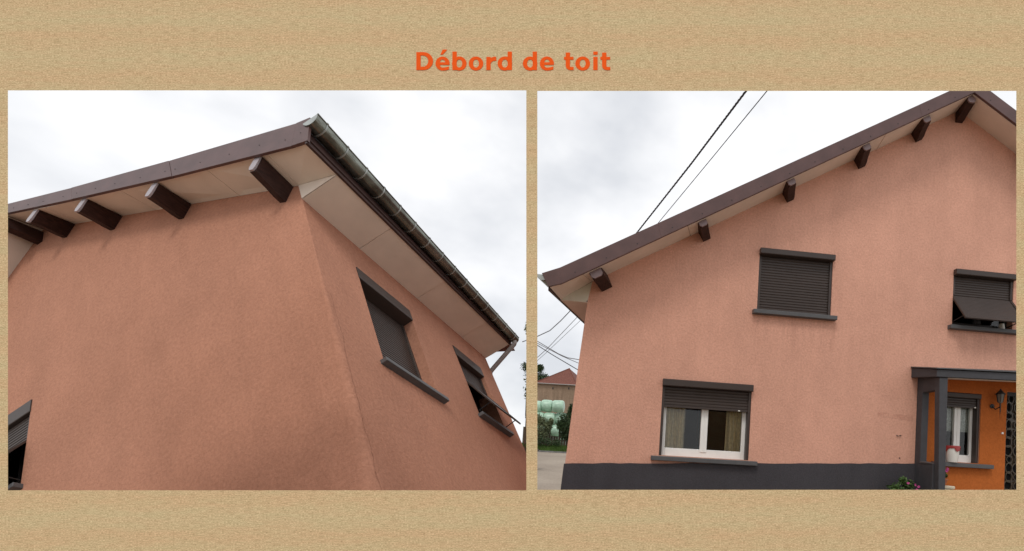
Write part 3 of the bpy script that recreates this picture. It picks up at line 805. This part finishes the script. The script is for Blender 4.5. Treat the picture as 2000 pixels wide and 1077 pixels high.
# front door: black iron rings over amber glass
dx0, dx1, dz0, dz1 = DOOR
dmb = MB(); dmb.box(dx0, dx1, 0.10, 0.14, dz0, dz1)
do = dmb.build('door', 'gold', B)
mb = MB(); mb.box(dx0, dx0 + 0.05, 0.04, 0.10, dz0, dz1).box(dx1 - 0.05, dx1, 0.04, 0.10, dz0, dz1).box(dx0 + 0.05, dx1 - 0.05, 0.04, 0.10, dz1 - 0.07, dz1)
mb.build('door_frame', 'black', do, bevel=0.004)
rng = random.Random(3)
for row in range(15):
    for col in range(5):
        rx = rng.uniform(0.055, 0.085); rz = rng.choice((0.06, 0.08, 0.17))
        cx, cz = dx0 + 0.13 + col * 0.165 + rng.uniform(-0.02, 0.02), dz0 + 0.12 + row * 0.155
        mb = MB(); bowl(mb, 0, 0, rx, min(rz, 0.1), rx * 0.80, min(rz, 0.1) * 0.82, 0, 360, 0.02, 18)
        mb2 = MB(); mb2.add([(0.8 * rx * math.cos(2 * math.pi * k / 18), 0.0, 0.82 * min(rz, 0.1) * math.sin(2 * math.pi * k / 18)) for k in range(18)], [tuple(range(18))])
        ro = mb.build('iron_ring', 'gold', do, mw=Matrix.Translation((cx, 0.085, cz)))
        mb2.build('ring_disc', 'black_matt', ro, mw=Matrix.Translation((0, 0.006, 0)))
MB().box(7.31, 7.345, -0.030, -0.013, -1.71, -1.675).build('door_bell', 'white_plastic', B, bevel=0.003)
# wall lantern: bracket, cage, roof, tail
lx, lz = 7.16, -1.03
mb = MB(); mb.lathe([(0.0, 0.0), (0.035, 0.004), (0.04, 0.02), (0.0, 0.026)], n=14)
LM = Matrix.Translation((lx - 0.05, -0.012, lz - 0.20)) @ Matrix.Rotation(RAD(90), 4, 'X')
lo = mb.build('wall_lantern', 'black', B, smooth=40, mw=LM)
inv = LM.inverted()
def lpart(mb, name, mat, **kw): return mb.build(name, mat, lo, mw=inv.copy(), **kw)
yc = -0.15
mb = MB(); mb.tube([(lx - 0.05, -0.03, lz - 0.20), (lx - 0.03, -0.08, lz - 0.26), (lx, yc, lz - 0.22), (lx, yc, lz - 0.16)], 0.010, 8)
mb.tube([(lx, yc, lz - 0.16), (lx + 0.004, yc, lz - 0.28), (lx, yc, lz - 0.42)], [0.012, 0.009, 0.002], 8)
lpart(mb, 'bracket', 'black', smooth=60)
mb = MB(); mb.lathe([(0.0, -0.16), (0.030, -0.155), (0.040, -0.14), (0.062, -0.01), (0.062, 0.0)], (lx, yc, lz), 6)
lpart(mb, 'glass_body', 'lamp_glass')
mb = MB()
for k in range(6):
    a = math.pi / 3 * k
    mb.tube([(lx + 0.042 * math.cos(a), yc + 0.042 * math.sin(a), lz - 0.14), (lx + 0.065 * math.cos(a), yc + 0.065 * math.sin(a), lz)], 0.005, 5)
lpart(mb, 'cage', 'black')
mb = MB(); mb.lathe([(0.078, -0.004), (0.078, 0.006), (0.045, 0.04), (0.03, 0.06), (0.012, 0.075), (0.016, 0.088), (0.0, 0.10)], (lx, yc, lz), 12)
lpart(mb, 'cap', 'black', smooth=40)
# rain run-off below the sills
mr, tr_, br = material('rain_streak', 0.95, 0.1)
br.inputs['Base Color'].default_value = (0.30, 0.15, 0.11, 1)
al, _, _ = noise_ramp(tr_, 14.0, (0.0,) * 3, (0.20,) * 3, 0.45, 0.75, 5.0, (0.9, 0.9, 0.12), 0.6)
sepn = N(tr_, 'ShaderNodeTexCoord'); sx_ = N(tr_, 'ShaderNodeSeparateXYZ'); tr_.links.new(sepn.outputs['Generated'], sx_.inputs[0])
mm = N(tr_, 'ShaderNodeMath', operation='MULTIPLY'); tr_.links.new(al, mm.inputs[0]); tr_.links.new(sx_.outputs['Z'], mm.inputs[1])
tr_.links.new(mm.outputs[0], br.inputs['Alpha'])
for x0, x1, zt_, ln_ in ((2.72, 4.19, 0.035, 0.75), (6.24, 7.6, 0.065, 0.55)):
    MB().quad((x0, -0.003, zt_ - ln_), (x1, -0.003, zt_ - ln_), (x1, -0.003, zt_), (x0, -0.003, zt_)).build('rain_streak', mr, B)
for key in ('one', 'two'):
    a, b, c, d = WA[key]
    MB().quad((0.003, a - 0.06, c - 0.9), (0.003, b + 0.06, c - 0.9), (0.003, b + 0.06, c - 0.086), (0.003, a - 0.06, c - 0.086)).build('rain_streak', mr, A)
# little marks on the wall beside the porch
ms, ts, bs = material('faint_smear', 0.95, 0.1)
bs.inputs['Base Color'].default_value = (0.50, 0.245, 0.18, 1)
al, _, _ = noise_ramp(ts, 9.0, (0.0,) * 3, (0.34,) * 3, 0.40, 0.75, 6.0, (0.5, 1, 2.0), 0.75)
ts.links.new(al, bs.inputs['Alpha'])
MB().quad((5.02, -0.003, -1.545), (5.66, -0.003, -1.590), (5.66, -0.003, -1.490), (5.02, -0.003, -1.465)).build('smear', ms, B)
MB().tube([(5.375, -0.004, -1.845), (5.39, -0.02, -1.862), (5.43, -0.022, -1.852), (5.455, -0.004, -1.846)], 0.007, 6).build('wall_hook', 'black', B)
MB().lathe([(0.0, 0.01), (0.010, 0.008), (0.012, 0.0)], n=8).build('wall_plug', 'black', B, mw=Matrix.Translation((5.449, -0.001, -2.237)) @ Matrix.Rotation(RAD(90), 4, 'X'))

# ------------------------------------------------------------------ things standing by the porch
def at_B(x, y, z): return B.matrix_world @ Vector((x, y, z))
def leaves(mb, centres, n, size, rng, flat=0.0):
    for _ in range(n):
        c, r = rng.choice(centres)
        while True:
            d = Vector((rng.uniform(-1, 1), rng.uniform(-1, 1), rng.uniform(-1, 1)))
            if d.length <= 1: break
        d = d * (0.55 + 0.45 * rng.random())
        p = Vector(c) + Vector((d.x * r[0], d.y * r[1], d.z * r[2]))
        a = Vector((rng.uniform(-1, 1), rng.uniform(-1, 1), rng.uniform(-0.6, 0.6))).normalized()
        b = a.cross(Vector((rng.uniform(-1, 1), rng.uniform(-1, 1), rng.uniform(-1, 1)))).normalized()
        s = size * rng.uniform(0.6, 1.3)
        mb.add([p - a * s, p - b * s * 0.45, p + a * s, p + b * s * 0.45], [(0, 1, 2, 3)])
    return mb
def flower(parent, p, r, rng):
    mb = MB()
    ax = Vector((rng.uniform(-0.5, 0.5), -0.8, rng.uniform(0.1, 0.7))).normalized()
    u = ax.cross(Vector((0, 0, 1))).normalized(); v = ax.cross(u)
    for k in range(5):
        a = 2 * math.pi * k / 5; d = u * math.cos(a) + v * math.sin(a); e = u * math.cos(a + 1.57) + v * math.sin(a + 1.57)
        mb.add([p, p + d * r * 0.6 + e * r * 0.42 + ax * 0.2 * r, p + d * r + ax * r * 0.25, p + d * r * 0.6 - e * r * 0.42 + ax * 0.2 * r], [(0, 1, 2, 3)])
    return mb.build('blossom', 'petal', parent)
rng = random.Random(11)
# white bucket on the porch window sill
c = at_B(6.37, -0.055, -2.2575)
bk = thing('bucket', Matrix.Translation(c), 'white plastic bucket with red lining standing on the porch window sill', 'bucket')
MB().lathe([(0.0, 0.0), (0.085, 0.0), (0.088, 0.006), (0.113, 0.245), (0.119, 0.248), (0.119, 0.26), (0.112, 0.26), (0.083, 0.012), (0.0, 0.012)], n=24).build('body', 'white_plastic', bk, smooth=40)
mb = MB(); mb.lathe([(0.1215, 0.215), (0.1265, 0.262), (0.122, 0.282), (0.10, 0.286), (0.0, 0.262)], n=24)
for i, p in enumerate(mb.v):
    if i < 24: mb.v[i] = (p[0], p[1], p[2] + 0.03 * math.sin(i * 0.9) + 0.012 * math.sin(i * 2.3))
mb.build('lining', 'red_plastic', bk, smooth=50)
# stone block with a terracotta pot
gz = BZ + 0.05
c = at_B(5.98, -0.36, gz)
mb = MB(); hgt = -2.655 - gz
mb.box(-0.115, 0.135, -0.13, 0.13, 0, hgt - 0.05); mb.box(-0.13, 0.15, -0.145, 0.145, hgt - 0.048, hgt)
ped = mb.build('stone_pedestal', 'stone', None, bevel=0.012)
ped.matrix_world = Matrix.Translation(c)
tag(ped, 'pale stone pedestal beside the porch post carrying a terracotta pot', 'pedestal')
pc = at_B(5.985, -0.36, -2.654)
pt_ = thing('flower_pot', Matrix.Translation(pc), 'small terracotta pot of pink flowers on the stone pedestal inside the porch', 'flower pot')
MB().lathe([(0.0, 0.0), (0.060, 0.0), (0.082, 0.085), (0.094, 0.086), (0.094, 0.112), (0.084, 0.112), (0.078, 0.095), (0.0, 0.095)], n=20).build('pot', 'terracotta', pt_, smooth=40)
mb = leaves(MB(), [((0, 0, 0.19), (0.085, 0.085, 0.09)), ((-0.03, 0, 0.24), (0.06, 0.06, 0.07)), ((0.04, 0, 0.16), (0.07, 0.07, 0.05))], 240, 0.026, rng)
mb.tube([(0, 0, 0.09), (0, 0, 0.22)], 0.006, 6)
mb.build('foliage', 'leaf', pt_)
for p in ((0.045, -0.07, 0.27), (-0.05, -0.06, 0.33), (0.02, -0.08, 0.24)): flower(pt_, Vector(p), 0.034, rng)
# petunias in a tall planter in front of the plinth
c = at_B(5.36, -0.26, gz)
tp = thing('planter', Matrix.Translation(c), 'leafy petunias with magenta blossoms in a planter against the grey plinth', 'planter')
MB().lathe([(0.0, 0.0), (0.15, 0.0), (0.16, 0.02), (0.20, 1.30), (0.225, 1.31), (0.225, 1.36), (0.20, 1.36), (0.19, 1.32), (0.0, 1.32)], n=24).build('pot', 'stone', tp, smooth=40)
ph = -2.73 - gz
mb = leaves(MB(), [((0, 0, ph), (0.21, 0.17, 0.15)), ((-0.13, 0, ph - 0.03), (0.13, 0.14, 0.10)), ((0.10, 0, ph + 0.05), (0.13, 0.12, 0.11)), ((0.0, 0, ph + 0.12), (0.07, 0.07, 0.07))], 750, 0.03, rng)
for k in range(6): mb.tube([(0, 0, 1.30), (0.12 * math.cos(k), 0.1 * math.sin(k), ph)], 0.006, 5)
mb.build('foliage', 'leaf', tp)
for p in ((0.17, -0.14, -0.02), (0.22, -0.10, 0.03), (0.13, -0.16, 0.06), (0.02, -0.15, 0.08)): flower(tp, Vector((p[0], p[1], ph + p[2])), 0.026, rng)
# white lamp-shade like object on the upper window ledge
c = at_B(7.10, 0.165, 0.247)
mb = MB(); mb.lathe([(0.0, 0.0), (0.058, 0.0), (0.042, 0.115), (0.0, 0.12)], n=16)
cup = mb.build('lamp_shade', 'white_plastic', None, smooth=40)
cup.matrix_world = Matrix.Translation(at_B(7.31, 0.060, 0.153))
tag(cup, 'small white tapered shade behind the swung-out shutter upstairs', 'lamp shade')

# ------------------------------------------------------------------ overhead cables
def cable(pts, r, label, mat='cable', twist=0, group='overhead cables'):
    P = [world_at(*p) for p in pts]
    Q = []
    for i in range(len(P) - 1):
        for k in range(10): Q.append(P[i].lerp(P[i + 1], k / 10))
    Q.append(P[-1])
    if len(P) == 2:                              # a gentle sag
        L = (P[1] - P[0]).length
        Q = [q - Vector((0, 0, 1)) * (0.012 * L * 4 * (i / (len(Q) - 1)) * (1 - i / (len(Q) - 1))) * 0.25 for i, q in enumerate(Q)]
    mb = MB()
    if twist:
        n_ = 160
        for ph in range(3):
            pth = []
            for i in range(n_ + 1):
                t_ = i / n_ * (len(Q) - 1); j = min(int(t_), len(Q) - 2); q = Q[j].lerp(Q[j + 1], t_ - j)
                d = (Q[j + 1] - Q[j]).normalized(); a = d.cross(Vector((0, 0, 1))).normalized(); b = d.cross(a)
                an = i / n_ * 2 * math.pi * twist + ph * 2.094
                pth.append(q + (a * math.cos(an) + b * math.sin(an)) * r * 0.75)
            mb.tube(pth, r * 0.72, 5)
    else:
        mb.tube(Q, r, 6)
    o = mb.build('overhead_cable', mat, None, smooth=60)
    return tag(o, label, 'cable', group)
cable([(1190, 522, 12.5), (1243, 456, 11.2), (1350, 320, 9.0), (1457, 178, 7.2), (1560, 40, 5.9)], 0.0125, 'thick twisted black cable rising steeply above the brown verge of the gable', twist=34)
cable([(1240, 490, 12.5), (1288, 433, 11.4), (1393, 306, 9.2), (1498, 178, 7.4), (1600, 55, 6.0)], 0.008, 'thin black cable beside the thick twisted one above the gable verge')
cable([(1150, 568, 22), (1117, 604, 22), (1095, 627, 22), (1074, 646, 22), (1046, 659, 22), (1020, 668, 22)], 0.020, 'dark sagging cable dropping from below the eave corner', 'cable_grey')
cable([(1160, 584, 24), (1130, 617, 24), (1069, 681, 24), (1030, 716, 24)], 0.014, 'thin grey straight cable crossing below the eave corner', 'cable_grey')
cable([(1165, 594, 26), (1136, 624, 26), (1066, 690, 26), (1030, 722, 26)], 0.011, 'faintest thin grey cable, parallel and lower below the eave corner', 'cable_grey')
cable([(1030, 660, 20), (1050, 667, 20), (1090, 691, 20), (1108, 699, 20), (1135, 703.5, 20), (1160, 708, 20)], 0.016, 'dark cable bending flatter as it runs behind the house wall over the barn', 'cable_grey')
cable([(1030, 663, 20.5), (1052, 672, 20.5), (1098, 696, 20.5), (1133, 711, 20.5), (1160, 722, 20.5)], 0.014, 'middle one of three cables running down behind the house over the barn', 'cable_grey')
cable([(1030, 666, 21), (1050, 675, 21), (1080, 694, 21), (1124, 720, 21), (1160, 741, 21)], 0.018, 'lowest dark cable running down towards the barn roof', 'cable')

# ------------------------------------------------------------------ far background beyond the gable house
def gnd(u, v0, depth):
    p = world_at(u, v0, depth); return Vector((p.x, p.y, ground_z(p.x, p.y)))
# kerb and grass bank
kb = MB(); k0 = gnd(960, 890, 40)
for i in range(10):
    kb_x = k0.x + 1.0 * i
    o = MB().box(0, 0.985, 0, 0.16, -0.1, 0.12).build('kerb', 'kerb', None, bevel=0.015)
    o.matrix_world = Matrix.Translation((kb_x, 39.7, ground_z(0, 39.7)))
    tag(o, 'grey kerb stone along the foot of the grass bank', 'kerb stone', 'kerb stones below the grass bank')
mb = MB(); rng = random.Random(5)
bz0 = ground_z(0, 40)
gx0, gx1 = k0.x, k0.x + 10
for i in range(9000):
    x = rng.uniform(gx0, gx1); y = rng.uniform(39.95, 43.0); z = bz0 + 0.16 * (y - 39.9)
    h = rng.uniform(0.08, 0.28); a = rng.uniform(0, 6.28); dx, dy = 0.025 * math.cos(a), 0.025 * math.sin(a)
    mb.add([(x - dx, y - dy, z - 0.02), (x + dx, y + dy, z - 0.02), (x + rng.uniform(-0.08, 0.08), y + rng.uniform(-0.08, 0.08), z + h)], [(0, 1, 2)])
mb.quad((gx0, 39.87, bz0 - 0.05), (gx1, 39.87, bz0 - 0.05), (gx1, 43.2, bz0 + 0.52), (gx0, 43.2, bz0 + 0.52))
go2 = mb.build('grass_bank', 'grass', None, kind='stuff')
go2['label'] = 'strip of rough green grass above the kerb'; go2['category'] = 'grass'
# plank fence: separate weathered boards
fz = bz0 + 0.45
fx0, fx1 = world_at(1020, 860, 43.4).x, world_at(1150, 860, 43.4).x
fe = thing('plank_fence', Matrix.Translation((fx0, 43.4, fz)), 'low weathered brown plank fence on the grass bank', 'fence')
nb = 26
pm = None
for i in range(nb):
    w_ = (fx1 - fx0) / nb
    h = 1.55 + rng.uniform(-0.12, 0.1)
    if 11 <= i <= 13: h = 0.9
    MB().box(0.01, w_ - 0.012, 0, 0.025, 0, h).build('plank', 'plank', fe, mw=Matrix.Translation((i * w_, rng.uniform(-0.02, 0.02), 0)))
MB().box(0, fx1 - fx0, 0.05, 0.10, 0.5, 0.6).build('rail', 'plank', fe)
def bush(name, c, centres, n, size, mat, label, cat, group=None, stem=True, trunk_r=0.05):
    o = thing(name, Matrix.Translation(c), label, cat, group)
    r_ = random.Random(int(c[0] * 100) + n)
    leaves(MB(), centres, n, size, r_).build('crown', mat, o)
    if stem:
        mb = MB(); top = max(centres, key=lambda q: q[0][2])[0]
        mb.tube([(0, 0, -0.1), (0.04, 0.02, top[2] * 0.45), top], [trunk_r, trunk_r * 0.7, trunk_r * 0.3], 7)
        for cc, _ in centres[:7]: mb.tube([(0.02, 0.01, min(top[2] * 0.35, cc[2])), Vector(cc)], [trunk_r * 0.5, trunk_r * 0.15], 5)
        mb.build('trunk', 'bark', o)
    return o
def hgt_at(v, depth): return world_at(1090, v, depth).z
bank = lambda y: bz0 + 0.16 * (min(y, 43.0) - 39.9)
# dense bush right, thin bush left
c = Vector((world_at(1103, 850, 43.0).x, 43.0, bank(43.0)))
bush('garden_bush', c, [((0, 0, 2.3), (0.8, 0.7, 0.8)), ((0.3, 0, 1.7), (0.75, 0.7, 0.8)), ((-0.35, 0, 1.8), (0.5, 0.6, 0.6)), ((0.45, 0.1, 2.8), (0.5, 0.5, 0.6)), ((0.1, 0, 1.0), (0.7, 0.6, 0.6)), ((0.5, 0, 3.3), (0.35, 0.35, 0.4))], 5200, 0.085, 'leaf_dark', 'dense dark green bush against the plank fence in front of the barn', 'bush')
c = Vector((world_at(1058, 850, 42.6).x, 42.6, bank(42.6)))
bush('garden_bush', c, [((0, 0, 1.9), (0.6, 0.5, 0.7)), ((0.5, 0, 1.7), (0.45, 0.5, 0.45)), ((-0.4, 0, 2.2), (0.5, 0.5, 0.6)), ((0.7, 0, 2.1), (0.25, 0.3, 0.35)), ((0.1, 0, 1.1), (0.8, 0.5, 0.5))], 3000, 0.08, 'leaf_pale', 'loose pale bush with gaps in front of the wrapped bales', 'bush')
c = Vector((world_at(1070, 850, 41.8).x, 41.8, bank(41.8)))
bush('garden_bush', c, [((0, 0, 0.5), (0.6, 0.4, 0.45)), ((0.8, 0, 0.5), (0.5, 0.4, 0.4)), ((-0.6, 0, 0.55), (0.5, 0.4, 0.5))], 900, 0.07, 'leaf_dark', 'low spreading shrub at the foot of the plank fence', 'bush')
# wrapped bales in a stack
def bale(u, v, depth, r, w_, label):
    p = world_at(u, v, depth)
    mb = MB(); pr = [(0.0, -w_ / 2), (r * 0.6, -w_ / 2), (r * 0.9, -w_ / 2 + 0.05), (r, -w_ / 2 + 0.2), (r * 1.01, 0), (r, w_ / 2 - 0.2), (r * 0.9, w_ / 2 - 0.05), (r * 0.6, w_ / 2), (0, w_ / 2)]
    mb.lathe(pr, n=24)
    rr = random.Random(int(u * 7 + v))
    mb.v = [(x * (1 + rr.uniform(-0.02, 0.02)), y * (1 + rr.uniform(-0.02, 0.02)), z) for x, y, z in mb.v]
    o = mb.build('wrapped_bale', 'bale', None, smooth=50)
    o.matrix_world = Matrix.Translation((p.x, p.y, p.z)) @ Matrix.Rotation(RAD(90), 4, 'Y')
    return tag(o, label, 'bale', 'wrapped bales stacked beside the barn')
bl = 47.0
for row, v in enumerate((794, 818, 842, 866)):
    for i in range(3):
        u = 1047 + i * 22 + (0, 5, -3, 2)[row]
        bale(u, v + (0.8, -0.6, 0.3)[(i + row) % 3], bl + (0.0, 0.25, -0.2)[(i + 2 * row) % 3], 0.56, 1.04, ['pale mint green plastic-wrapped bale in the top row beside the barn', 'pale mint green wrapped bale in the second row from the top', 'pale mint green wrapped bale low behind the bushes', 'pale mint green wrapped bale resting on the ground behind the fence'][row])
# barn with a hipped red roof
bd = 60.0
P0, P1 = world_at(1049, 752, bd), world_at(1124, 752, bd)
ez = P1.z
bw = P1.x - P0.x
bn = thing('barn', Matrix.Translation((P0.x, P0.y, ground_z(0, 60))), 'old brown rendered barn with a red hipped tile roof behind the bushes', 'barn')
eh = ez - ground_z(0, 60)
MB().box(0, bw, 0, 12, -0.3, eh).build('wall', 'barn', bn)
# second wing going back to the right
apx = (world_at(1112, 720, bd + 3).x - P0.x, 3.0, world_at(1112, 720, bd + 3).z - ground_z(0, 60))
ov = 0.25
E0, E1, E2, E3 = (-ov, -ov, eh - 0.05), (bw + ov, -ov, eh - 0.05), (bw + ov, 12 + ov, eh - 0.05), (-ov, 12 + ov, eh - 0.05)
R1 = apx; R2 = (apx[0] + 0.2, 9.5, apx[2])
MB().add([E0, E1, E2, E3, R1, R2], [(0, 1, 4), (1, 2, 5, 4), (2, 3, 5), (3, 0, 4, 5), (3, 2, 1, 0)]).build('roof', 'roof_tile', bn)
for a, b in ((E0, R1), (E1, R1)):
    MB().tube([a, b], 0.07, 6).build('hip_tile_row', 'roof_tile', bn)
MB().tube([(-ov, -ov - 0.06, eh - 0.08), (bw + ov, -ov - 0.06, eh - 0.08)], 0.06, 6).build('gutter', 'pipe', bn)
for u in (1080, 1111):
    q = world_at(u, 759, bd)
    MB().box(q.x - P0.x - 0.07, q.x - P0.x + 0.07, -0.02, 0.05, q.z - ground_z(0, 60) - 0.12, q.z - ground_z(0, 60) + 0.12).build('vent_hole', 'black', bn)
# trees beyond
def tree(c, h, crown, n, size, mat, label, tr=0.12):
    o = thing('tree', Matrix.Translation(c), label, 'tree')
    r_ = random.Random(int(abs(c[0]) * 37) + n)
    leaves(MB(), crown, n, size, r_).build('crown', mat, o)
    mb = MB(); mb.tube([(0, 0, -0.2), (0.03, 0, h * 0.4), (0.0, 0.02, h * 0.75), (0.02, 0, h * 0.95)], [tr, tr * 0.75, tr * 0.4, tr * 0.12], 8)
    for cc, rr in crown: mb.tube([(0.0, 0, min(h * 0.45, cc[2] * 0.8)), Vector(cc)], [tr * 0.4, tr * 0.08], 5)
    mb.build('trunk', 'bark', o)
    return o
td = 75.0
c = world_at(1050, 731, td); gzt = ground_z(0, td)
hh = c.z - gzt
tree((c.x, c.y, gzt), hh + 1.5, [((-0.5, 0, hh), (1.7, 1.6, 1.5)), ((0.9, 0, hh - 0.6), (1.1, 1.2, 1.0)), ((-1.5, 0, hh + 1.0), (1.2, 1.2, 1.0)), ((0.2, 0, hh + 0.9), (0.8, 0.8, 0.7)), ((-0.3, 0, hh - 2), (1.8, 1.6, 1.6)), ((1.9, 0.2, hh - 0.9), (0.5, 0.5, 0.5))], 5200, 0.13, 'leaf_dark', 'dark leafy tree standing behind the barn roof', 0.2)
c = world_at(1090, 752, td + 3)
hh = c.z - gzt
tree((c.x, c.y, gzt), hh + 1.6, [((0.2, 0, hh + 1.2), (1.2, 0.6, 0.7)), ((-0.8, 0, hh + 0.9), (0.6, 0.6, 0.6)), ((0, 0, hh + 0.1), (1.2, 0.8, 0.7))], 260, 0.10, 'leaf_pale', 'thin almost bare tree showing above the barn roof', 0.12)
# slender sapling behind the corner house
sdp = 14.0
c = world_at(1034, 700, sdp)
hh = c.z + 1.6
cr_ = []
for v, r, du in ((640, 0.15, -2), (655, 0.17, 2), (612, 0.12, 3), (590, 0.09, 4), (690, 0.10, 5), (745, 0.16, -1), (770, 0.17, 0), (800, 0.13, 4), (720, 0.08, 6)):
    p = world_at(1034 + du, v, sdp); cr_.append(((p.x - c.x, p.y - c.y, p.z), (r, r, r * 1.5)))
tree((c.x, c.y, 0.0), world_at(1036, 575, sdp).z, cr_, 900, 0.045, 'leaf_pale', 'slender pale-leaved sapling beyond the far corner of the guttered house', 0.03)
# small dark shed roof beyond the corner house
sp_ = world_at(1034, 880, 26)
sh_ = thing('garden_shed', Matrix.Translation((sp_.x, sp_.y, ground_z(0, sp_.y))), 'small shed with dark brown roof beyond the guttered house', 'shed')
zz = sp_.z - ground_z(0, sp_.y)
MB().box(-0.30, 0.22, 0, 0.8, -0.2, zz).build('wall', 'plank', sh_)
MB().prism_y([(-0.40, zz - 0.02), (0.28, zz - 0.02), (0.28, zz + 0.06), (-0.05, zz + 0.2), (-0.40, zz + 0.06)], -0.1, 0.9).build('roof', 'brown_wood', sh_)
MB().box(-0.15, 0.05, -0.02, 0.0, -0.1, zz - 0.25).build('door', 'brown_dark', sh_)
